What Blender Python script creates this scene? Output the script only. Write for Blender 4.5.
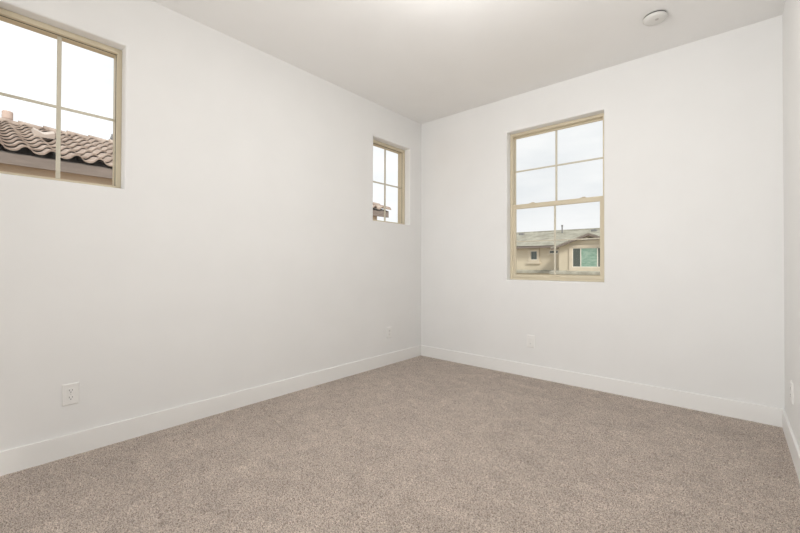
import bpy, bmesh, math, random
import numpy as np
from mathutils import Vector, Matrix

for o in list(bpy.data.objects):
    bpy.data.objects.remove(o)
scene = bpy.context.scene
COL = scene.collection

# ------------------------------------------------------------------ camera
YAW, PIT, ROL, FPX, EYE = 0.7106, 0.0096, 0.0032, 381.644, 1.0628
CX, CY = 403.511, 261.426   # principal point in the 800x533 frame
fw = Vector((-math.sin(YAW) * math.cos(PIT), math.cos(YAW) * math.cos(PIT), math.sin(PIT)))
rt = Vector((math.cos(YAW), math.sin(YAW), 0))
up = rt.cross(fw)
rt2 = rt * math.cos(ROL) + up * math.sin(ROL)
up2 = up * math.cos(ROL) - rt * math.sin(ROL)
cam_d = bpy.data.cameras.new('camera')
cam_d.sensor_fit = 'HORIZONTAL'
cam_d.sensor_width = 36.0
cam_d.lens = FPX / 800 * 36.0
cam_d.shift_x = -(CX - 400) / 800
cam_d.shift_y = (CY - 266.5) / 800
cam_d.clip_start = 0.02
cam_d.clip_end = 500
cam = bpy.data.objects.new('camera', cam_d)
COL.objects.link(cam)
cam.matrix_world = Matrix(((rt2.x, up2.x, -fw.x, 0), (rt2.y, up2.y, -fw.y, 0), (rt2.z, up2.z, -fw.z, EYE), (0, 0, 0, 1)))
scene.camera = cam

# ------------------------------------------------------------------ colour management
scene.view_settings.view_transform = 'Standard'
scene.view_settings.look = 'None'
scene.view_settings.gamma = 1
scene.view_settings.use_curve_mapping = False
scene.view_settings.exposure = 0.0

# ------------------------------------------------------------------ world: bright overcast sky
SKY = 1.0
world = bpy.data.worlds.new('overcast_sky')
scene.world = world
world.use_nodes = True
nt = world.node_tree
nt.nodes.clear()
wo = nt.nodes.new('ShaderNodeOutputWorld')
bg = nt.nodes.new('ShaderNodeBackground')
tc = nt.nodes.new('ShaderNodeTexCoord')
mp = nt.nodes.new('ShaderNodeMapping')
mp.inputs['Scale'].default_value = (1.0, 1.0, 3.2)
ns = nt.nodes.new('ShaderNodeTexNoise')
ns.inputs['Scale'].default_value = 2.6
ns.inputs['Detail'].default_value = 6
ns.inputs['Roughness'].default_value = 0.55
cr = nt.nodes.new('ShaderNodeValToRGB')
cr.color_ramp.elements[0].position = 0.3
cr.color_ramp.elements[0].color = (0.80, 0.835, 0.865, 1)
cr.color_ramp.elements[1].position = 0.62
cr.color_ramp.elements[1].color = (0.97, 0.98, 0.985, 1)
nt.links.new(tc.outputs['Generated'], mp.inputs['Vector'])
nt.links.new(mp.outputs['Vector'], ns.inputs['Vector'])
nt.links.new(ns.outputs['Fac'], cr.inputs['Fac'])
sp = nt.nodes.new('ShaderNodeSeparateXYZ'); nt.links.new(tc.outputs['Generated'], sp.inputs[0])
mr = nt.nodes.new('ShaderNodeMapRange'); mr.inputs['From Min'].default_value = -1.0; mr.inputs['From Max'].default_value = -0.5
mr.inputs['To Min'].default_value = 1.3; mr.inputs['To Max'].default_value = 1.0
nt.links.new(sp.outputs['X'], mr.inputs['Value'])
vs = nt.nodes.new('ShaderNodeVectorMath'); vs.operation = 'SCALE'
nt.links.new(cr.outputs['Color'], vs.inputs[0]); nt.links.new(mr.outputs['Result'], vs.inputs['Scale'])
nt.links.new(vs.outputs['Vector'], bg.inputs['Color'])
bg.inputs['Strength'].default_value = SKY
nt.links.new(bg.outputs['Background'], wo.inputs['Surface'])

# ------------------------------------------------------------------ sun, very soft behind thin cloud
sun_d = bpy.data.lights.new('sun', 'SUN')
sun_d.energy = 3.0
sun_d.angle = math.radians(12)
sun_d.color = (1.0, 0.95, 0.88)
sun = bpy.data.objects.new('sun', sun_d)
COL.objects.link(sun)
sun.location = (20, -14, 30)
sun.rotation_euler = Vector((22, -13, 21)).to_track_quat('Z', 'Y').to_euler()

# ------------------------------------------------------------------ added fill: large area light that brightens the room,
# unseen, outside a made-up opening behind the camera
OP0, OP1, OPH = -2.05, -0.35, 2.40         # the made-up opening, along X, and its head
P_FRONT = 28.5
SPREAD = 120
P_GLOBE, P_DOWN = 17.0, 6.5               # the added ceiling lamp, built further down
d = bpy.data.lights.new('opening_fill', 'AREA')
d.shape = 'RECTANGLE'; d.size = 1.6; d.size_y = 2.2; d.spread = math.radians(SPREAD); d.energy = P_FRONT; d.color = (1.0, 1.0, 1.0)
o = bpy.data.objects.new('opening_fill', d); COL.objects.link(o)
o.location = (-1.20, -1.55, 1.20); o.rotation_euler = (math.radians(106), 0, math.radians(-14))

# ------------------------------------------------------------------ room measures
XL, YB, XR, YF, H = -2.7916, 3.563, 0.2616, -1.35, 2.74
WT = 0.165                 # wall thickness
HEAD, SILL = 2.3923, 1.5206
W1 = (0.6464 - 0.575, 0.6464)
W2 = (2.7644, 3.3550)
W3 = (-1.7051, -0.8228)
SILL3 = 0.921
BH, BT = 0.1206, 0.014

# ------------------------------------------------------------------ materials
def mat(name, col=(0.8, 0.8, 0.8), rough=0.6, spec=0.3, metal=0.0, emit=None):
    m = bpy.data.materials.new(name)
    m.use_nodes = True
    b = m.node_tree.nodes['Principled BSDF']
    b.inputs['Base Color'].default_value = (*col, 1)
    b.inputs['Roughness'].default_value = rough
    b.inputs['Specular IOR Level'].default_value = spec
    b.inputs['Metallic'].default_value = metal
    if emit:
        b.inputs['Emission Color'].default_value = (*emit[:3], 1)
        b.inputs['Emission Strength'].default_value = emit[3]
    return m

def noisy(name, c1, c2, scale, rough=0.8, bump=0.0, bscale=None, bdist=0.002, detail=4, p0=0.35, p1=0.65, stretch=(1, 1, 1), spec=0.25):
    """two-tone procedural noise colour and an optional noise bump"""
    m = mat(name, c1, rough, spec)
    n, l = m.node_tree.nodes, m.node_tree.links
    b = n['Principled BSDF']
    t = n.new('ShaderNodeTexCoord')
    k = n.new('ShaderNodeMapping'); k.inputs['Scale'].default_value = stretch
    l.new(t.outputs['Object'], k.inputs['Vector'])
    s = n.new('ShaderNodeTexNoise'); s.inputs['Scale'].default_value = scale; s.inputs['Detail'].default_value = detail
    l.new(k.outputs['Vector'], s.inputs['Vector'])
    r = n.new('ShaderNodeValToRGB')
    r.color_ramp.elements[0].position = p0; r.color_ramp.elements[0].color = (*c1, 1)
    r.color_ramp.elements[1].position = p1; r.color_ramp.elements[1].color = (*c2, 1)
    l.new(s.outputs['Fac'], r.inputs['Fac']); l.new(r.outputs['Color'], b.inputs['Base Color'])
    if bump:
        s2 = n.new('ShaderNodeTexNoise'); s2.inputs['Scale'].default_value = bscale or scale * 4; s2.inputs['Detail'].default_value = 3
        l.new(t.outputs['Object'], s2.inputs['Vector'])
        bp = n.new('ShaderNodeBump'); bp.inputs['Strength'].default_value = bump; bp.inputs['Distance'].default_value = bdist
        l.new(s2.outputs['Fac'], bp.inputs['Height']); l.new(bp.outputs['Normal'], b.inputs['Normal'])
    return m

M = {}
M['wall'] = noisy('wall_paint', (0.846, 0.842, 0.829), (0.861, 0.857, 0.844), 3, rough=0.75, bump=0.12, bscale=85, bdist=0.0012, spec=0.2)
M['ceil'] = noisy('ceiling_paint', (0.90, 0.892, 0.876), (0.915, 0.907, 0.891), 3, rough=0.85, bump=0.12, bscale=70, bdist=0.0012, spec=0.15)
M['trim'] = mat('trim_paint', (0.90, 0.892, 0.872), 0.38, 0.4)
M['plate'] = mat('outlet_plastic', (0.87, 0.862, 0.84), 0.35, 0.4)
M['slot'] = mat('outlet_slot', (0.05, 0.05, 0.05), 0.6)
M['screw'] = mat('painted_screw', (0.7, 0.7, 0.68), 0.35, 0.5)
M['vinyl'] = noisy('tan_window_vinyl', (0.65, 0.575, 0.43), (0.68, 0.605, 0.455), 6, rough=0.42, spec=0.35)
M['grille'] = mat('pale_grille_bar', (0.64, 0.60, 0.49), 0.45, 0.35)
M['groove_shade'] = mat('groove_shade_grey', (0.16, 0.15, 0.12), 0.7)  # dark tone for the shadow groove inside the window frame
M['stucco'] = noisy('tan_stucco', (0.47, 0.36, 0.26), (0.53, 0.41, 0.30), 1.2, rough=0.95, bump=0.5, bscale=45, bdist=0.01)
M['stucco2'] = noisy('cream_stucco', (0.58, 0.52, 0.40), (0.63, 0.565, 0.435), 0.6, rough=0.95, bump=0.4, bscale=30, bdist=0.01)
M['stucco_trim'] = noisy('beige_stucco_trim', (0.60, 0.54, 0.43), (0.66, 0.59, 0.47), 2, rough=0.95)
M['own_stucco'] = noisy('outer_stucco', (0.50, 0.42, 0.32), (0.56, 0.47, 0.37), 2, rough=0.95)
M['fascia'] = noisy('brown_fascia', (0.20, 0.168, 0.148), (0.25, 0.21, 0.185), 2.5, rough=0.85, stretch=(6, 1, 6))
M['dark'] = mat('dark_underlay', (0.16, 0.14, 0.125), 0.9)
M['pipe'] = noisy('painted_vent', (0.52, 0.40, 0.34), (0.60, 0.47, 0.40), 5, rough=0.8)
M['palevent'] = noisy('pale_vent_metal', (0.52, 0.45, 0.40), (0.60, 0.53, 0.47), 6, rough=0.6)
M['greypipe'] = mat('grey_vent_pipe', (0.22, 0.22, 0.22), 0.7)
M['ground'] = noisy('desert_gravel', (0.46, 0.41, 0.34), (0.56, 0.50, 0.43), 1.5, rough=1.0)
M['smoke'] = mat('detector_plastic', (0.74, 0.73, 0.70), 0.45, 0.35)
M['gap_shade'] = mat('detector_gap', (0.12, 0.115, 0.11), 0.8)
M['led'] = mat('detector_button', (0.55, 0.53, 0.50), 0.4)
M['diff'] = mat('opal_diffuser', (0.9, 0.9, 0.88), 0.4, 0.4, emit=(1.0, 0.96, 0.9, 4.0))
M['nickel'] = mat('brushed_nickel', (0.6, 0.58, 0.55), 0.35, 0.5, metal=1.0)
M['darkglass'] = mat('dark_window_glass', (0.10, 0.12, 0.11), 0.08, 0.5)
M['curtain'] = noisy('green_drape', (0.20, 0.33, 0.26), (0.33, 0.46, 0.38), 3.0, rough=0.6, stretch=(1, 1, 2.5))
M['white_frame'] = mat('cream_window_frame', (0.78, 0.75, 0.66), 0.5)

def tile_mat(name, base, light, darkc, scale=2.4):
    m = mat(name, base, 0.85, 0.2)
    n, l = m.node_tree.nodes, m.node_tree.links
    b = n['Principled BSDF']
    t = n.new('ShaderNodeTexCoord')
    s = n.new('ShaderNodeTexNoise'); s.inputs['Scale'].default_value = scale; s.inputs['Detail'].default_value = 5; s.inputs['Roughness'].default_value = 0.7
    l.new(t.outputs['Object'], s.inputs['Vector'])
    r = n.new('ShaderNodeValToRGB')
    e = r.color_ramp.elements
    e[0].position = 0.32; e[0].color = (*darkc, 1)
    e[1].position = 0.66; e[1].color = (*light, 1)
    k = e.new(0.5); k.color = (*base, 1)
    l.new(s.outputs['Fac'], r.inputs['Fac']); l.new(r.outputs['Color'], b.inputs['Base Color'])
    return m
M['tile'] = tile_mat('clay_s_tile', (0.40, 0.325, 0.275), (0.55, 0.465, 0.40), (0.26, 0.20, 0.165))
M['flat_tile'] = tile_mat('flat_concrete_tile', (0.37, 0.36, 0.30), (0.48, 0.47, 0.40), (0.26, 0.25, 0.205), 1.3)

# thin window glass: clear with a faint mirror reflection
g = bpy.data.materials.new('window_glass'); g.use_nodes = True
n, l = g.node_tree.nodes, g.node_tree.links
n.clear()
go = n.new('ShaderNodeOutputMaterial'); gt = n.new('ShaderNodeBsdfTransparent'); gg = n.new('ShaderNodeBsdfGlossy')
gg.inputs['Roughness'].default_value = 0.0
gt.inputs['Color'].default_value = (0.985, 0.99, 0.985, 1)
gf = n.new('ShaderNodeFresnel'); gf.inputs['IOR'].default_value = 1.35
gm = n.new('ShaderNodeMixShader')
l.new(gf.outputs[0], gm.inputs[0]); l.new(gt.outputs[0], gm.inputs[1]); l.new(gg.outputs[0], gm.inputs[2]); l.new(gm.outputs[0], go.inputs['Surface'])
M['glass'] = g

# carpet: speckled cut pile
c = mat('cut_pile_carpet', (0.38, 0.3, 0.24), 1.0, 0.05)
n, l = c.node_tree.nodes, c.node_tree.links
b = n['Principled BSDF']
b.inputs['Sheen Weight'].default_value = 0.25
b.inputs['Sheen Roughness'].default_value = 0.6
t = n.new('ShaderNodeTexCoord')
s1 = n.new('ShaderNodeTexNoise'); s1.inputs['Scale'].default_value = 190; s1.inputs['Detail'].default_value = 3; s1.inputs['Roughness'].default_value = 0.75
s2 = n.new('ShaderNodeTexNoise'); s2.inputs['Scale'].default_value = 4.5; s2.inputs['Detail'].default_value = 5; s2.inputs['Distortion'].default_value = 1.2
s3 = n.new('ShaderNodeTexNoise'); s3.inputs['Scale'].default_value = 14; s3.inputs['Detail'].default_value = 3
for s in (s1, s2, s3):
    l.new(t.outputs['Object'], s.inputs['Vector'])
r1 = n.new('ShaderNodeValToRGB')
e = r1.color_ramp.elements
e[0].position = 0.36; e[0].color = (0.15, 0.112, 0.09, 1)
e[1].position = 0.62; e[1].color = (0.74, 0.64, 0.56, 1)
k = e.new(0.47); k.color = (0.41, 0.335, 0.283, 1)
l.new(s1.outputs['Fac'], r1.inputs['Fac'])
def mapr(src, a, bb, c0, c1):
    q = n.new('ShaderNodeMapRange')
    q.inputs['From Min'].default_value = a; q.inputs['From Max'].default_value = bb
    q.inputs['To Min'].default_value = c0; q.inputs['To Max'].default_value = c1
    l.new(src, q.inputs['Value']); return q.outputs['Result']
a1 = mapr(s2.outputs['Fac'], 0.32, 0.68, 0.94, 1.13)
a2 = mapr(s3.outputs['Fac'], 0.3, 0.7, 0.93, 1.07)
mu = n.new('ShaderNodeMath'); mu.operation = 'MULTIPLY'; l.new(a1, mu.inputs[0]); l.new(a2, mu.inputs[1])
vm = n.new('ShaderNodeVectorMath'); vm.operation = 'SCALE'
l.new(r1.outputs['Color'], vm.inputs[0]); l.new(mu.outputs[0], vm.inputs['Scale'])
l.new(vm.outputs['Vector'], b.inputs['Base Color'])
bp = n.new('ShaderNodeBump'); bp.inputs['Strength'].default_value = 0.6; bp.inputs['Distance'].default_value = 0.005
l.new(s1.outputs['Fac'], bp.inputs['Height']); l.new(bp.outputs['Normal'], b.inputs['Normal'])
M['carpet'] = c

# ------------------------------------------------------------------ mesh helpers
def tag(o, label=None, cat=None, group=None, kind=None):
    if label: o['label'] = label
    if cat: o['category'] = cat
    if group: o['group'] = group
    if kind: o['kind'] = kind
    return o

def empty(name, loc=(0, 0, 0), rz=0.0):
    o = bpy.data.objects.new(name, None)
    o.empty_display_size = 0.1
    o.location = loc; o.rotation_euler = (0, 0, rz)
    COL.objects.link(o)
    return o

def obj(name, bm, material, parent=None, smooth=False, loc=None, rz=None, bevel=0.0, seg=2):
    bmesh.ops.recalc_face_normals(bm, faces=bm.faces[:])
    me = bpy.data.meshes.new(name)
    bm.to_mesh(me); bm.free()
    for m in (material if isinstance(material, (list, tuple)) else [material]):
        me.materials.append(M[m])
    if smooth:
        for p in me.polygons: p.use_smooth = True
    o = bpy.data.objects.new(name, me)
    COL.objects.link(o)
    if parent is not None: o.parent = parent
    if loc is not None: o.location = loc
    if rz is not None: o.rotation_euler = (0, 0, rz)
    if bevel:
        bv = o.modifiers.new('bevel', 'BEVEL'); bv.width = bevel; bv.segments = seg; bv.limit_method = 'ANGLE'
    return o

def box(bm, x0, x1, y0, y1, z0, z1, mi=0):
    v = [bm.verts.new(p) for p in ((x0, y0, z0), (x1, y0, z0), (x1, y1, z0), (x0, y1, z0), (x0, y0, z1), (x1, y0, z1), (x1, y1, z1), (x0, y1, z1))]
    for f in ((0, 3, 2, 1), (4, 5, 6, 7), (0, 1, 5, 4), (1, 2, 6, 5), (2, 3, 7, 6), (3, 0, 4, 7)):
        bm.faces.new([v[i] for i in f]).material_index = mi
    return v

def rings(bm, rects, close=False, mi=0):
    """skin successive rectangles (x0,x1,z0,z1,y)"""
    R = [[bm.verts.new(p) for p in ((a, y, cc), (bb, y, cc), (bb, y, d), (a, y, d))] for a, bb, cc, d, y in rects]
    pairs = list(zip(R, R[1:])) + ([(R[-1], R[0])] if close else [])
    for p, q in pairs:
        for i in range(4):
            j = (i + 1) % 4
            bm.faces.new((p[i], p[j], q[j], q[i])).material_index = mi
    return R

def frame_ring(bm, x0, x1, z0, z1, w, y0, y1, wb=None, wt=None, r=0.0025):
    """mitred rectangular picture-frame section with eased inner and outer front edges"""
    wb = w if wb is None else wb; wt = w if wt is None else wt
    rings(bm, [(x0, x1, z0, z1, y1), (x0, x1, z0, z1, y0 + r), (x0 + r, x1 - r, z0 + r, z1 - r, y0),
               (x0 + w - r, x1 - w + r, z0 + wb - r, z1 - wt + r, y0), (x0 + w, x1 - w, z0 + wb, z1 - wt, y0 + r),
               (x0 + w, x1 - w, z0 + wb, z1 - wt, y1)], close=True)

def lathe(bm, prof, seg=48, cx=0, cy=0, flip=1, a0=0.0):
    R = []
    for r, z in prof:
        if r < 1e-6: R.append([bm.verts.new((cx, cy, z * flip))])
        else: R.append([bm.verts.new((cx + r * math.cos(a0 + 2 * math.pi * i / seg), cy + r * math.sin(a0 + 2 * math.pi * i / seg), z * flip)) for i in range(seg)])
    for p, q in zip(R, R[1:]):
        for i in range(seg):
            j = (i + 1) % seg
            if len(p) == 1 and len(q) == 1: continue
            if len(p) == 1: bm.faces.new((p[0], q[i], q[j]))
            elif len(q) == 1: bm.faces.new((p[i], p[j], q[0]))
            else: bm.faces.new((p[i], p[j], q[j], q[i]))

# ------------------------------------------------------------------ walls
def wall(name, loc, rz, L0, L1, holes):
    """inner face at local y = 0, outer face at y = WT; holes get bull-nosed plaster corners"""
    bm = bmesh.new()
    r = 0.011
    hx = [(a - r, bb + r, cc - r, d + r) for a, bb, cc, d in holes]
    def sheet(y, hs, z0, z1, l0, l1, mi):
        xs = sorted({l0, l1, *[h[0] for h in hs], *[h[1] for h in hs]})
        zs = sorted({z0, z1, *[h[2] for h in hs], *[h[3] for h in hs]})
        V = {}
        def v(i, j):
            if (i, j) not in V: V[i, j] = bm.verts.new((xs[i], y, zs[j]))
            return V[i, j]
        for i in range(len(xs) - 1):
            for j in range(len(zs) - 1):
                mx, mz = (xs[i] + xs[i + 1]) / 2, (zs[j] + zs[j + 1]) / 2
                if any(h[0] < mx < h[1] and h[2] < mz < h[3] for h in hs): continue
                bm.faces.new((v(i, j), v(i + 1, j), v(i + 1, j + 1), v(i, j + 1))).material_index = mi
    sheet(0, hx, 0, H, L0, L1, 0)
    sheet(WT, holes, 0, H, L0, L1, 1)
    for a, bb, cc, d in holes:
        rc = []
        for k in range(7):
            th = math.pi / 2 * k / 6
            o = r * (1 - math.sin(th)); y = r * (1 - math.cos(th))
            rc.append((a - o, bb + o, cc - o, d + o, y))
        rc.append((a, bb, cc, d, WT))
        rings(bm, rc)
    # end caps, top and bottom
    for x in (L0, L1):
        q = [bm.verts.new(p) for p in ((x, 0, 0), (x, WT, 0), (x, WT, H), (x, 0, H))]
        bm.faces.new(q)
    for z in (0, H):
        q = [bm.verts.new(p) for p in ((L0, 0, z), (L1, 0, z), (L1, WT, z), (L0, WT, z))]
        bm.faces.new(q)
    bmesh.ops.remove_doubles(bm, verts=bm.verts[:], dist=1e-5)
    o = obj(name, bm, ['wall', 'own_stucco'], loc=loc, rz=rz)
    tag(o, kind='structure')
    return o

wall('wall_left', (XL, 0, 0), math.pi / 2, YF, YB, [(*W1, SILL, HEAD), (*W2, SILL, HEAD)])
wall('wall_back', (0, YB, 0), 0, XL - WT, XR + WT, [(*W3, SILL3, HEAD)])
wall('wall_right', (XR, 0, 0), -math.pi / 2, -YB, -YF, [])
wall('wall_front', (0, YF, 0), math.pi, -XR - WT, -XL + WT, [(-OP1, -OP0, 0.012, OPH)])  # hole made up to let the fill light in

bm = bmesh.new(); box(bm, XL - WT, XR + WT, YF - WT, YB + WT, H, H + 0.2)
tag(obj('ceiling', bm, 'ceil'), kind='structure')

# carpeted floor: a fine grid of tufts over a slab
rng = np.random.default_rng(7)
STEP = 0.005
nx = int((XR - XL) / STEP); ny = int((YB - (-0.2)) / STEP)
X = np.linspace(XL, XR, nx + 1); Y = np.linspace(-0.2, YB, ny + 1)
XX, YY = np.meshgrid(X, Y, indexing='ij')
Z = rng.random(XX.shape) * 0.008 - 0.005
lo = rng.random((nx // 6 + 3, ny // 6 + 3))
ix = np.arange(nx + 1) / 6; iy = np.arange(ny + 1) / 6
i0 = ix.astype(int); j0 = iy.astype(int); fx = (ix - i0)[:, None]; fy = (iy - j0)[None]
L = (lo[i0][:, j0] * (1 - fx) * (1 - fy) + lo[i0 + 1][:, j0] * fx * (1 - fy) + lo[i0][:, j0 + 1] * (1 - fx) * fy + lo[i0 + 1][:, j0 + 1] * fx * fy)
Z += (L - 0.5) * 0.004
edge = np.minimum(np.minimum(XX - XL, XR - XX), YB - YY)
Z *= np.clip((edge - 0.01) / 0.025, 0.25, 1)
# crease pressed across the pile
ca, cb = np.array((-2.10, 1.245)), np.array((-1.60, 1.25))
def ground(px, py):
    d = fw * FPX + rt2 * (px - CX) - up2 * (py - CY)
    t_ = -EYE / d.z
    return np.array((d.x * t_, d.y * t_))
ca, cb = ground(262, 408), ground(296, 440)
dv = cb - ca; Ln = np.hypot(*dv); dv /= Ln
al = (XX - ca[0]) * dv[0] + (YY - ca[1]) * dv[1]
ac = np.abs(-(XX - ca[0]) * dv[1] + (YY - ca[1]) * dv[0])
Z -= 0.010 * np.exp(-(ac / 0.009) ** 2) * ((al > 0) & (al < Ln))
# tufts stand proud of the plan position a little
XX = XX + (rng.random(XX.shape) - 0.5) * 0.004 * (XX > XL) * (XX < XR)
YY = YY + (rng.random(YY.shape) - 0.5) * 0.004 * (YY > -0.2) * (YY < YB)
co = np.stack([XX, YY, Z], -1).reshape(-1, 3).astype(np.float32)
I = np.arange((nx + 1) * (ny + 1)).reshape(nx + 1, ny + 1)
F = np.stack([I[:-1, :-1], I[1:, :-1], I[1:, 1:], I[:-1, 1:]], -1).reshape(-1, 4)
ext = np.array([(XL, YF, -0.002), (XR, YF, -0.002), (XR, -0.2, -0.002), (XL, -0.2, -0.002),
                (XL - WT, YF - WT, -0.25), (XR + WT, YF - WT, -0.25), (XR + WT, YB + WT, -0.25), (XL - WT, YB + WT, -0.25),
                (XL - WT, YF - WT, -0.012), (XR + WT, YF - WT, -0.012), (XR + WT, YB + WT, -0.012), (XL - WT, YB + WT, -0.012)], np.float32)
nb = len(co)
co = np.concatenate([co, ext])
F = np.concatenate([F, np.array([(0, 1, 2, 3), (4, 7, 6, 5), (8, 9, 10, 11), (4, 5, 9, 8), (5, 6, 10, 9), (6, 7, 11, 10), (7, 4, 8, 11)]) + nb]).astype(np.int32)
me = bpy.data.meshes.new('floor')
me.vertices.add(len(co)); me.vertices.foreach_set('co', co.ravel())
me.loops.add(F.size); me.loops.foreach_set('vertex_index', F.ravel())
me.polygons.add(len(F)); me.polygons.foreach_set('loop_start', np.arange(0, F.size, 4, dtype=np.int32))
me.update(calc_edges=True); me.validate()
me.materials.append(M['carpet'])
fl = bpy.data.objects.new('floor', me); COL.objects.link(fl)
tag(fl, kind='structure')

# ------------------------------------------------------------------ baseboards
def baseboard(name, x0, x1, y0, y1, cut=None):
    bm = bmesh.new(); box(bm, x0, x1, y0, y1, -0.008, BH)
    o = obj(name, bm, 'trim', bevel=0.003)
    tag(o, kind='structure')
baseboard('baseboard_left', XL, XL + BT, YF + BT, YB - BT)
baseboard('baseboard_back', XL, XR, YB - BT, YB)
baseboard('baseboard_right', XR - BT, XR, YF + BT, YB - BT)

# ------------------------------------------------------------------ casing of the made-up opening, added for the fill light
bm = bmesh.new()
for y0, y1 in ((YF - 0.001, YF + 0.018),):
    box(bm, OP0 - 0.07, OP0, y0, y1, 0, OPH + 0.07); box(bm, OP1, OP1 + 0.07, y0, y1, 0, OPH + 0.07); box(bm, OP0, OP1, y0, y1, OPH, OPH + 0.07)
tag(obj('added_opening_trim', bm, 'trim', bevel=0.003), kind='structure')

# ------------------------------------------------------------------ windows
def sheet_glass(bm, x0, x1, y, z0, z1):
    bm.faces.new([bm.verts.new(p) for p in ((x0, y, z0), (x1, y, z0), (x1, y, z1), (x0, y, z1))])

FD = 0.078      # depth of the frame face behind the wall face
def fixed_window(name, loc, rz, x0, x1, z0, z1):
    w = empty(name, loc, rz); tag(w, kind='structure')
    bm = bmesh.new()
    frame_ring(bm, x0, x1, z0, z1, 0.025, FD, WT, wb=0.022, wt=0.030)
    obj('window_frame', bm, 'vinyl', w)
    a, bb, cc, d = x0 + 0.025, x1 - 0.025, z0 + 0.022, z1 - 0.030
    bm = bmesh.new(); rings(bm, [(a, bb, cc, d, FD + 0.020), (a + 0.002, bb - 0.002, cc + 0.002, d - 0.002, FD + 0.020), (a + 0.002, bb - 0.002, cc + 0.002, d - 0.002, FD + 0.026), (a, bb, cc, d, FD + 0.026)], close=True)
    obj('groove_shade', bm, 'groove_shade', w)  # shadow groove painted as a thin dark ring
    bm = bmesh.new(); frame_ring(bm, a, bb, cc, d, 0.003, FD + 0.028, FD + 0.052, r=0.001)
    obj('glazing_bead', bm, 'vinyl', w)
    a, bb, cc, d = a + 0.003, bb - 0.003, cc + 0.003, d - 0.003
    bm = bmesh.new(); sheet_glass(bm, a, bb, FD + 0.046, cc, d)
    obj('glass_pane', bm, 'glass', w)
    mx, mz = (a + bb) / 2, (cc + d) / 2 + 0.004
    bm = bmesh.new(); box(bm, mx - 0.010, mx + 0.010, FD + 0.034, FD + 0.043, cc, d)
    obj('muntin', bm, 'grille', w, bevel=0.002)
    bm = bmesh.new(); box(bm, a, bb, FD + 0.036, FD + 0.042, mz - 0.008, mz + 0.008)
    obj('muntin', bm, 'grille', w, bevel=0.002)
    return w
fixed_window('window_1', (XL, 0, 0), math.pi / 2, *W1, SILL, HEAD)
fixed_window('window_2', (XL, 0, 0), math.pi / 2, *W2, SILL, HEAD)

def hung_window(name, loc, x0, x1, z0, z1):
    w = empty(name, loc); tag(w, kind='structure')
    bm = bmesh.new(); frame_ring(bm, x0, x1, z0, z1, 0.026, FD, WT, wb=0.020, wt=0.026)
    fr = obj('window_frame', bm, 'vinyl', w)
    a, bb, cc, d = x0 + 0.026, x1 - 0.026, z0 + 0.020, z1 - 0.026
    zr0, zr1 = 1.630, 1.673
    # upper fixed light
    bm = bmesh.new(); frame_ring(bm, a, bb, zr1 - 0.012, d, 0.004, FD + 0.042, FD + 0.064, wt=0.014, wb=0.010, r=0.0015)
    us = obj('upper_sash', bm, 'vinyl', w)
    bm = bmesh.new(); sheet_glass(bm, a + 0.007, bb - 0.007, FD + 0.062, zr1 - 0.002, d - 0.014)
    obj('glass_pane', bm, 'glass', us)
    mx = (a + bb) / 2; mz = (zr1 + d - 0.014) / 2 + 0.004
    bm = bmesh.new(); box(bm, mx - 0.009, mx + 0.009, FD + 0.051, FD + 0.060, zr1 - 0.002, d - 0.014)
    obj('muntin', bm, 'grille', us, bevel=0.002)
    bm = bmesh.new(); box(bm, a + 0.007, bb - 0.007, FD + 0.053, FD + 0.059, mz - 0.008, mz + 0.008)
    obj('muntin', bm, 'grille', us, bevel=0.002)
    # lower sash slides in front
    bm = bmesh.new(); frame_ring(bm, a - 0.004, bb + 0.004, cc, zr1, 0.030, FD + 0.008, FD + 0.034, wb=0.034, wt=zr1 - zr0)
    ls = obj('lower_sash', bm, 'vinyl', w)
    g0, g1, h0, h1 = a + 0.026, bb - 0.026, cc + 0.034, zr0
    bm = bmesh.new(); sheet_glass(bm, g0, g1, FD + 0.024, h0, h1)
    obj('glass_pane', bm, 'glass', ls)
    bm = bmesh.new(); box(bm, mx - 0.009, mx + 0.009, FD + 0.014, FD + 0.022, h0, h1)
    obj('muntin', bm, 'grille', ls, bevel=0.002)
    bm = bmesh.new(); mz = (h0 + h1) / 2; box(bm, g0, g1, FD + 0.015, FD + 0.021, mz - 0.006, mz + 0.006)
    obj('muntin', bm, 'grille', ls, bevel=0.002)
    for fx_ in (0.25, 0.78):
        xx = x0 + (x1 - x0) * fx_
        bm = bmesh.new(); box(bm, xx - 0.026, xx + 0.026, FD + 0.012, FD + 0.036, zr1 - 0.001, zr1 + 0.005)
        box(bm, xx - 0.006, xx + 0.022, FD + 0.006, FD + 0.02, zr1 + 0.004, zr1 + 0.009)
        obj('sash_lock', bm, 'vinyl', ls, bevel=0.002)
    bm = bmesh.new(); box(bm, mx - 0.05, mx + 0.05, FD + 0.001, FD + 0.010, cc + 0.020, cc + 0.026)
    obj('lift_rail', bm, 'vinyl', ls, bevel=0.002)
hung_window('window_3', (0, YB, 0), *W3, SILL3, HEAD)

# ------------------------------------------------------------------ wall outlets
def plate_bm(w, h, th):
    bm = bmesh.new(); r = 0.004
    rings(bm, [(-w / 2, w / 2, -h / 2, h / 2, 0), (-w / 2, w / 2, -h / 2, h / 2, -th * 0.45), (-w / 2 + r, w / 2 - r, -h / 2 + r, h / 2 - r, -th)])
    bm.verts.ensure_lookup_table()
    bm.faces.new(bm.verts[8:12]); bm.faces.new(bm.verts[0:4])
    return bm

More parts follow.
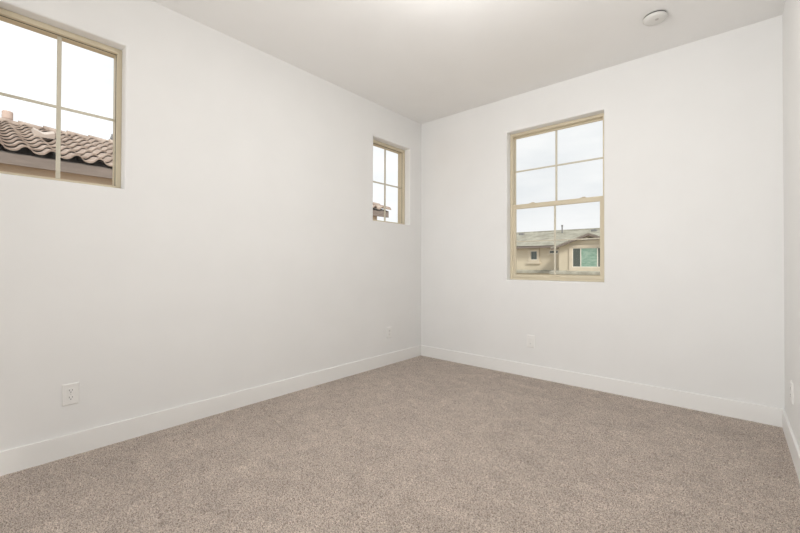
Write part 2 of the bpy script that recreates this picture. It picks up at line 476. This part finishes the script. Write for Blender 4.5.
def ydisk(bm, cx, cz, r, y0, y1, seg=20, flat=None):
    A = []
    for y in (y0, y1):
        row = []
        for i in range(seg):
            a = 2 * math.pi * i / seg
            z = r * math.sin(a)
            if flat: z = max(-flat, min(flat, z))
            row.append(bm.verts.new((cx + r * math.cos(a), y, cz + z)))
        A.append(row)
    for i in range(seg):
        j = (i + 1) % seg
        bm.faces.new((A[0][i], A[0][j], A[1][j], A[1][i]))
    bm.faces.new(A[1]); bm.faces.new(A[0][::-1])

def duplex_outlet(loc, rz, label, w=0.073, h=0.118):
    t_ = empty('electrical_outlet', loc, rz)
    tag(t_, label, 'outlet')
    pl = obj('cover_plate', plate_bm(w, h, 0.0072), 'plate', t_)
    for s in (-1, 1):
        cz = s * 0.0195
        bm = bmesh.new(); ydisk(bm, 0, cz, 0.0172, -0.006, -0.0085, 32, flat=0.0140)
        rc = obj('receptacle', bm, 'plate', t_, bevel=0.0006)
        bm = bmesh.new()
        box(bm, -0.0078, -0.0054, -0.0089, -0.0080, cz - 0.001, cz + 0.008)
        box(bm, 0.0056, 0.0076, -0.0089, -0.0080, cz, cz + 0.0075)
        ydisk(bm, 0, cz - 0.0072, 0.0026, -0.0080, -0.0089, 12)
        obj('slot', bm, 'slot', rc)
    bm = bmesh.new(); ydisk(bm, 0, 0, 0.0032, -0.0060, -0.0075, 16)
    obj('screw', bm, 'screw', t_)
    return t_

duplex_outlet((XL, 0.408, 0.340), math.pi / 2, 'white duplex outlet low on the left wall near the large left window, nearest the camera')
duplex_outlet((XL, 3.0096, 0.340), math.pi / 2, 'small faint white outlet low on the left wall close to the far room corner')
duplex_outlet((XR, 3.125, 0.340), -math.pi / 2, 'white outlet on the right-hand wall, seen almost edge-on at the photo edge')

# rocker-style jack plate under the back window
t_ = empty('wall_jack', (-1.4597, YB, 0.340)); tag(t_, 'white wall plate with narrow upright insert on the back wall under the tall window', 'wall plate')
obj('cover_plate', plate_bm(0.073, 0.118, 0.0078), 'plate', t_)
bm = bmesh.new(); box(bm, -0.0165, 0.0165, -0.0095, -0.006, -0.0335, 0.0335)
ins = obj('insert', bm, 'plate', t_, bevel=0.0015)
bm = bmesh.new(); box(bm, -0.006, 0.006, -0.0099, -0.009, -0.026, -0.016)
obj('port', bm, 'screw', ins)
for z in (-0.048, 0.048):
    bm = bmesh.new(); ydisk(bm, 0, z, 0.003, -0.0060, -0.0075, 16)
    obj('screw', bm, 'screw', t_)

# ------------------------------------------------------------------ smoke detector
def ceil_pt(px, py):
    d = fw * FPX + rt2 * (px - CX) - up2 * (py - CY)
    k_ = (H - EYE) / d.z
    return (d.x * k_, d.y * k_, H)
sd = empty('smoke_detector', ceil_pt(655, 15.5)); tag(sd, 'round white smoke detector on the ceiling above the back window', 'smoke detector')
bm = bmesh.new(); lathe(bm, [(0, 0), (0.068, 0), (0.068, -0.005), (0, -0.005)], 64)
obj('mounting_base', bm, 'smoke', sd)
bm = bmesh.new(); lathe(bm, [(0, -0.005), (0.064, -0.005), (0.064, -0.0145), (0, -0.0145)], 64)
obj('shade_ring', bm, 'gap_shade', sd)  # shaded arc above the body, painted as a dark ring
bm = bmesh.new(); lathe(bm, [(0, -0.0145), (0.067, -0.0145), (0.070, -0.018), (0.069, -0.026), (0.062, -0.034), (0.045, -0.039), (0.02, -0.041), (0, -0.041)], 64)
body = obj('body', bm, 'smoke', sd, smooth=True)
bm = bmesh.new(); lathe(bm, [(0, -0.0385), (0.010, -0.0385), (0.010, -0.0425), (0.008, -0.0435), (0, -0.0435)], 24, cx=0.012, cy=-0.02)
obj('test_button', bm, 'led', body)

# ------------------------------------------------------------------ added ceiling lamp, unseen above the frame, to brighten the room
cl = empty('added_ceiling_lamp', (-1.0, 1.55, H)); tag(cl, 'added round opal ceiling lamp, out of view, brightening the room', 'ceiling lamp')
bm = bmesh.new(); lathe(bm, [(0, 0), (0.16, 0), (0.165, -0.008), (0.165, -0.022), (0, -0.022)], 48)
obj('lamp_base', bm, 'nickel', cl)
bm = bmesh.new(); lathe(bm, [(0.155, -0.022), (0.16, -0.05), (0.145, -0.075), (0.10, -0.095), (0.05, -0.103), (0, -0.105)], 48)
obj('lamp_shade', bm, 'diff', cl, smooth=True)
ld = bpy.data.lights.new('lamp_fill', 'POINT'); ld.energy = P_GLOBE; ld.shadow_soft_size = 0.15; ld.color = (1.0, 0.99, 0.975)
lo_ = bpy.data.objects.new('lamp_fill', ld); lo_.parent = cl; lo_.location = (0, 0, -0.28); COL.objects.link(lo_)
ld = bpy.data.lights.new('lamp_fill_down', 'AREA'); ld.shape = 'DISK'; ld.size = 0.3; ld.energy = P_DOWN; ld.color = (1.0, 0.99, 0.975)
lo_ = bpy.data.objects.new('lamp_fill_down', ld); lo_.parent = cl; lo_.location = (0, 0, -0.11); COL.objects.link(lo_)

# ------------------------------------------------------------------ outside: ground
bm = bmesh.new(); box(bm, -60, 40, -30, 80, -3.6, -3.4)
tag(obj('ground', bm, 'ground'), 'bare gravel ground below the houses', 'ground', kind='structure')

# ------------------------------------------------------------------ neighbour's house beyond the left wall (S-tile roof)
XE, ZE = -7.60, 2.665      # lower edge of the tiles
XRG, ZRG = -11.80, 4.10    # ridge
YA, YE = -6.0, 8.20
nh = empty('neighbor_house', (-11.8, 1.0, -3.4))
tag(nh, 'brown tile-roofed house with tan stucco walls just outside the two left windows', 'house')
inv = Vector((11.8, -1.0, 3.4))
def shift(bm):
    for v in bm.verts: v.co += inv
    return bm
def s_profile(u):
    """height of an S tile across its width, u in 0..1"""
    u %= 1.0
    if u < 0.52: return 0.062 * math.sin(math.pi * u / 0.52) ** 0.8
    return -0.018 * math.sin(math.pi * (u - 0.52) / 0.48)
TWD, NC, SUB = 0.280, 10, 14
def tile_slope(side):
    bm = bmesh.new()
    rnd = random.Random(3 + (side > 0))
    nt_ = int((YE - YA) / TWD)
    tl = math.hypot(XE - XRG, ZRG - ZE)
    ux = (XRG - XE) / tl * side; uz = (ZRG - ZE) / tl
    nxv, nzv = -uz * (1 if ux > 0 else -1), abs(ux)       # outward normal of the slope
    x_s = XE if side > 0 else 2 * XRG - XE
    step = tl / NC
    for c_ in range(NC):
        s0 = c_ * step - 0.0
        s1 = s0 + step + 0.05
        if c_ == NC - 1: s1 = tl
        for k_ in range(nt_):
            y0 = YE - 0.251 - k_ * TWD
            jit = (rnd.random() - 0.5) * 0.012; jz = (rnd.random() - 0.5) * 0.006
            rows = []
            for s_, lift, thick in ((s0 + jit, 0.052, -0.026), (s0 + jit, 0.052, 0), (s1, 0.0, 0)):
                row = []
                for q in range(SUB + 1):
                    u = q / SUB
                    hgt = s_profile(u if u < 1 else 0.9999) + lift + thick + jz
                    yy = y0 - u * TWD
                    row.append(bm.verts.new((x_s + ux * s_ + nxv * hgt, yy, ZE + uz * s_ + nzv * hgt - 0.03)))
                rows.append(row)
            for p, q_ in zip(rows, rows[1:]):
                for i in range(SUB):
                    bm.faces.new((p[i], p[i + 1], q_[i + 1], q_[i]))
    return bm
def tile_obj(side):
    bm = shift(tile_slope(side))
    me_ = bpy.data.meshes.new('roof_tiles'); bm.to_mesh(me_); bm.free(); me_.materials.append(M['tile'])
    o = bpy.data.objects.new('roof_tiles', me_); COL.objects.link(o); o.parent = nh
tile_obj(1); tile_obj(-1)
# deck under the tiles
bm = bmesh.new()
xb = 2 * XRG - XE
def deck(dx, dz0, dz1, y0, y1):
    a = [bm.verts.new(p) for p in ((XE + dx, y0, ZE + dz0), (XRG, y0, ZRG + dz0), (xb - dx, y0, ZE + dz0), (xb - dx, y0, ZE + dz1), (XRG, y0, ZRG + dz1), (XE + dx, y0, ZE + dz1))]
    b_ = [bm.verts.new((v.co.x, y1, v.co.z)) for v in a]
    for i in range(6):
        j = (i + 1) % 6
        bm.faces.new((a[i], a[j], b_[j], b_[i]))
    bm.faces.new((a[0], a[1], a[4], a[5])); bm.faces.new((a[1], a[2], a[3], a[4]))
    bm.faces.new((b_[0], b_[1], b_[4], b_[5])); bm.faces.new((b_[1], b_[2], b_[3], b_[4]))
deck(-0.05, -0.14, -0.045, YA, YE - 0.10)
obj('roof_deck', shift(bm), 'dark', nh)
# ridge caps
bm = bmesh.new()
y = YA
while y < YE:
    L_ = min(0.40, YE - y)
    prev = None
    for e_, (yy, rr) in enumerate(((y, 0.115), (y + L_ + 0.03, 0.098))):
        row = [bm.verts.new((XRG + rr * 1.15 * math.cos(math.pi * q / 12), yy, ZRG - 0.045 + (0.02 if e_ == 0 else 0) + rr * math.sin(math.pi * q / 12))) for q in range(13)]
        if e_ == 0: first = row
        if prev:
            for i in range(12): bm.faces.new((prev[i], prev[i + 1], row[i + 1], row[i]))
        prev = row
    bm.faces.new(first)
    y += 0.40
obj('ridge_caps', shift(bm), 'tile', nh)
# rake edge tiles on the gable end
bm = bmesh.new()
tl = math.hypot(XE - XRG, ZRG - ZE); ang = math.atan2(ZRG - ZE, XE - XRG)
for sd_ in (1, -1):
    for c_ in range(NC):
        s0 = c_ * tl / NC; s1 = s0 + tl / NC + 0.03
        rows = []
        for s_, rr in ((s0, 0.095), (s1, 0.082)):
            x = XE + (XRG - XE) * s_ / tl; z = ZE + (ZRG - ZE) * s_ / tl
            if sd_ < 0: x = 2 * XRG - x
            rows.append([bm.verts.new((x, YE - 0.02 + rr * math.cos(math.pi * q / 10), z + 0.0 + rr * 0.9 * math.sin(math.pi * q / 10) + (0.015 if s_ == s0 else 0))) for q in range(11)] +
                        [bm.verts.new((x, YE - 0.02 - rr, z - 0.16)), ][:0])
        for i in range(10): bm.faces.new((rows[0][i], rows[0][i + 1], rows[1][i + 1], rows[1][i]))
        bm.faces.new(rows[0])
obj('rake_tiles', shift(bm), 'tile', nh)
# fascia, gable rake boards, soffit
bm = bmesh.new()
box(bm, XE - 0.075, XE - 0.035, YA, YE - 0.04, 2.455, 2.605)
obj('fascia', shift(bm), 'fascia', nh)
bm = bmesh.new()
for sgn in (1, -1):
    pts = [(XE - 0.035, 2.455), (XRG, ZRG - 0.22), (XRG, ZRG - 0.02), (XE - 0.035, 2.64)]
    if sgn < 0: pts = [(2 * XRG - p[0], p[1]) for p in pts]
    a = [bm.verts.new((p[0], YE - 0.04, p[1])) for p in pts]; b_ = [bm.verts.new((p[0], YE + 0.0, p[1])) for p in pts]
    bm.faces.new(a); bm.faces.new(b_[::-1])
    for i in range(4):
        j = (i + 1) % 4; bm.faces.new((a[i], a[j], b_[j], b_[i]))
obj('rake_board', shift(bm), 'fascia', nh)
bm = bmesh.new(); box(bm, -7.74, XE - 0.075, YA, YE - 0.04, 2.47, 2.50)
obj('soffit', shift(bm), 'stucco', nh)
# body with gable
bm = bmesh.new()
xa, xc, y0, y1 = -7.74, 2 * XRG + 7.74, YA + 0.3, 7.82
pts = [(xa, -3.4), (xa, 2.50), (XRG, ZRG - 0.18), (xc, 2.50), (xc, -3.4)]
a = [bm.verts.new((p[0], y0, p[1])) for p in pts]; b_ = [bm.verts.new((p[0], y1, p[1])) for p in pts]
bm.faces.new(a); bm.faces.new(b_[::-1])
for i in range(5):
    j = (i + 1) % 5; bm.faces.new((a[i], a[j], b_[j], b_[i]))
obj('wall', shift(bm), 'stucco', nh)
# vent stack behind the ridge
def ray_at_x(px, py, x):
    d = fw * FPX + rt2 * (px - CX) - up2 * (py - CY)
    return d * (x / d.x) + Vector((0, 0, EYE))
p = ray_at_x(7.4, 119, -12.05)
bm = bmesh.new(); lathe(bm, [(0, -0.1), (0.082, -0.1), (0.082, 0.05), (0.09, 0.06), (0.09, 0.21), (0.08, 0.225), (0, 0.225)], 24)
for v in bm.verts: v.co += Vector((p.x, p.y, p.z - 0.06))
obj('vent_stack', shift(bm), 'pipe', nh, smooth=False)
# pale low-profile tile vent on the slope
d_ = fw * FPX + rt2 * (42.5 - CX) - up2 * (137.5 - CY)
sl = (ZRG - ZE) / (XRG - XE)
k_ = (ZE - sl * XE + 0.02 - EYE) / (d_.z - sl * d_.x)
c0 = d_ * k_ + Vector((0, 0, EYE))
bm = bmesh.new()
ud = Vector((XRG - XE, 0, ZRG - ZE)).normalized(); nd = Vector((-ud.z * -1, 0, ud.x * -1)); 
if nd.z < 0: nd = -nd
vd = Vector((0, 1, 0))
def vp(u, v_, h_): return bm.verts.new(c0 + ud * u + vd * v_ + nd * h_)
NS = 16
rows = []
for u, hh in ((-0.26, 0.03), (-0.26, 0.11), (-0.05, 0.13), (0.22, 0.05)):
    rows.append([vp(u, -0.14 + 0.28 * q / NS, hh + 0.025 * math.cos(2 * math.pi * q / NS) * (hh > 0.04)) for q in range(NS + 1)])
for p_, q_ in zip(rows, rows[1:]):
    for i in range(NS): bm.faces.new((p_[i], p_[i + 1], q_[i + 1], q_[i]))
for e_ in (0, NS):
    bm.faces.new([r_[e_] for r_ in rows])
bm.faces.new([rows[0][0], rows[0][NS], rows[3][NS], rows[3][0]])
obj('tile_vent', shift(bm), 'palevent', nh)
p = ray_at_x(112.0, 139, -12.4)
bm = bmesh.new(); lathe(bm, [(0, -0.3), (0.03, -0.3), (0.03, 0.0), (0.045, 0.0), (0.012, 0.13), (0, 0.14)], 16)
for v in bm.verts: v.co += p
obj('vent_cap', shift(bm), 'greypipe', nh)

# ------------------------------------------------------------------ house seen through the back window
fh = empty('distant_house', (-9.0, 34.6, -3.4))
tag(fh, 'cream stucco house with a grey flat-tile roof and green-draped window, seen through the back window', 'house')
fo = Vector((9.0, -34.6, 3.4))
def sh2(bm):
    for v in bm.verts: v.co += fo
    return bm
YW = 30.0
ZEV, YEV, ZR2, YR2 = 2.60, 29.45, 4.13, 34.6
bm = bmesh.new(); box(bm, -26, 8, YW, 39.2, -3.4, 2.55)
obj('wall', sh2(bm), 'stucco2', fh)
bm = bmesh.new()
NC2 = 14
for sgn in (1, -1):
    for c_ in range(NC2):
        f0, f1 = c_ / NC2, (c_ + 1.06) / NC2
        f1 = min(f1, 1)
        ys = [YEV + (YR2 - YEV) * f for f in (f0, f0, f1)]
        zs = [ZEV + (ZR2 - ZEV) * f0 - 0.03, ZEV + (ZR2 - ZEV) * f0 + 0.03, ZEV + (ZR2 - ZEV) * f1]
        if sgn < 0: ys = [2 * YR2 - y_ for y_ in ys]
        R_ = [[bm.verts.new((x, y_, z_)) for x in (-26.5, 8.5)] for y_, z_ in zip(ys, zs)]
        for p_, q_ in zip(R_, R_[1:]): bm.faces.new((p_[0], p_[1], q_[1], q_[0]))
box(bm, -26.5, 8.5, YR2 - 0.12, YR2 + 0.12, ZR2 - 0.02, ZR2 + 0.07)
obj('roof', sh2(bm), 'flat_tile', fh)
bm = bmesh.new(); box(bm, -26.5, 8.5, YEV, YEV + 0.05, ZEV - 0.16, ZEV + 0.01)
box(bm, -26.4, 8.4, YEV + 0.05, YW, ZEV - 0.12, ZEV - 0.08)
obj('fascia', sh2(bm), 'fascia', fh)
# projecting gable bay
GX, GH, YG = -7.3, 2.1, 28.0
ZG0, ZGP = 2.38, 3.17
bm = bmesh.new()
pts = [(GX - GH, -3.4), (GX - GH, ZG0), (GX, ZGP - 0.03), (GX + GH, ZG0), (GX + GH, -3.4)]
a = [bm.verts.new((p[0], YG, p[1])) for p in pts]; b_ = [bm.verts.new((p[0], YW + 1.5, p[1])) for p in pts]
bm.faces.new(a); bm.faces.new(b_[::-1])
for i in range(5):
    j = (i + 1) % 5; bm.faces.new((a[i], a[j], b_[j], b_[i]))
obj('bay_wall', sh2(bm), 'stucco2', fh)
def slab(bm, y0, y1, ov, zo, th):
    pt = []
    pk = ZGP + zo
    ed = ZG0 - (ZGP - ZG0) / GH * ov + zo
    prof = [(GX - GH - ov, ed), (GX, pk), (GX + GH + ov, ed), (GX + GH + ov, ed - th), (GX, pk - th), (GX - GH - ov, ed - th)]
    a = [bm.verts.new((p[0], y0, p[1])) for p in prof]; b_ = [bm.verts.new((p[0], y1, p[1])) for p in prof]
    for i in range(6):
        j = (i + 1) % 6; bm.faces.new((a[i], a[j], b_[j], b_[i]))
    for q in (a, b_):
        bm.faces.new((q[0], q[1], q[4], q[5])); bm.faces.new((q[1], q[2], q[3], q[4]))
bm = bmesh.new(); slab(bm, YG - 0.45, YG + 4.6, 0.42, 0.14, 0.07)
obj('bay_roof', sh2(bm), 'flat_tile', fh)
bm = bmesh.new(); slab(bm, YG - 0.44, YG - 0.38, 0.40, 0.07, 0.13)
obj('rake_board', sh2(bm), 'fascia', fh)
bm = bmesh.new()
hv = [(GX - 0.55, ZGP - 0.36), (GX + 0.55, ZGP - 0.36), (GX, ZGP - 0.12)]
A_ = [bm.verts.new((x, YG - 0.04, z)) for x, z in hv]; B_ = [bm.verts.new((x, YG, z)) for x, z in hv]
bm.faces.new(A_); bm.faces.new(B_[::-1])
for i in range(3): bm.faces.new((A_[i], A_[(i + 1) % 3], B_[(i + 1) % 3], B_[i]))
obj('gable_vent', sh2(bm), 'dark', fh)
# windows of the far house
def far_window(x0, x1, z0, z1, yw, panes, tr=0.17, sill=True):
    bm = bmesh.new(); frame_ring(bm, x0 - tr, x1 + tr, z0 - tr, z1 + tr, tr, yw - 0.07, yw + 0.01, r=0.005)
    if sill: box(bm, x0 - tr - 0.1, x1 + tr + 0.1, yw - 0.12, yw, z0 - tr - 0.12, z0 - tr)
    w = obj('window', sh2(bm), 'stucco_trim', fh)
    bm = bmesh.new(); frame_ring(bm, x0, x1, z0, z1, 0.05, yw - 0.03, yw + 0.0, r=0.004)
    for i in range(1, len(panes)): box(bm, panes[i][0] - 0.03, panes[i][0] + 0.03, yw - 0.03, yw, z0, z1)
    obj('sash', sh2(bm), 'white_frame', w)
    for q0, q1, mname in panes:
        bm = bmesh.new(); box(bm, q0 + 0.01, q1 - 0.01, yw - 0.012, yw - 0.002, z0 + 0.02, z1 - 0.02)
        obj('pane', sh2(bm), mname, w)
far_window(-12.3, -11.74, 1.50, 2.24, YW, [(-12.25, -11.72, 'darkglass')])
far_window(-10.8, -10.1, 1.99, 2.26, YW, [(-10.8, -10.1, 'darkglass')], tr=0.12, sill=False)
far_window(-8.48, -6.2, 0.95, 2.30, YG, [(-8.48, -7.92, 'darkglass'), (-7.92, -6.85, 'curtain'), (-6.85, -6.2, 'darkglass')], tr=0.20)
# pent roof band at the foot of the storey
bm = bmesh.new()
def pent(x0, x1, yw, out=0.55):
    prof = [(yw, 0.72), (yw - out, 0.62), (yw - out, 0.46), (yw, 0.46)]
    a = [bm.verts.new((x0, y_, z_)) for y_, z_ in prof]; b_ = [bm.verts.new((x1, y_, z_)) for y_, z_ in prof]
    bm.faces.new(a); bm.faces.new(b_[::-1])
    for i in range(4):
        j = (i + 1) % 4; bm.faces.new((a[i], a[j], b_[j], b_[i]))
pent(-26.0, GX - GH, YW); pent(GX - GH - 0.5, GX + GH + 0.5, YG); pent(GX + GH, 8.0, YW)
obj('pent_roof', sh2(bm), 'flat_tile', fh)
# vent pipe and low roof vents
def ray_at_y(px, py, yy):
    d = fw * FPX + rt2 * (px - CX) - up2 * (py - CY)
    return d * (yy / d.y) + Vector((0, 0, EYE))
def on_roof(px, yy): 
    p_ = ray_at_y(px, 240, yy); return Vector((p_.x, yy, ZEV + (ZR2 - ZEV) * (yy - YEV) / (YR2 - YEV)))
p = on_roof(562.2, 33.6); q = ray_at_y(562.2, 225, 33.6)
bm = bmesh.new(); hgt = q.z - p.z
lathe(bm, [(0, -0.1), (0.055, -0.1), (0.055, hgt - 0.12), (0.08, hgt - 0.12), (0.08, hgt), (0, hgt)], 16)
for v in bm.verts: v.co += p
obj('vent_pipe', sh2(bm), 'greypipe', fh)
for px in (521.5, 594.0):
    p = on_roof(px, 33.7)
    bm = bmesh.new(); box(bm, p.x - 0.2, p.x + 0.2, p.y - 0.15, p.y + 0.2, p.z - 0.05, p.z + 0.16)
    obj('roof_vent', sh2(bm), 'greypipe', fh, bevel=0.03)
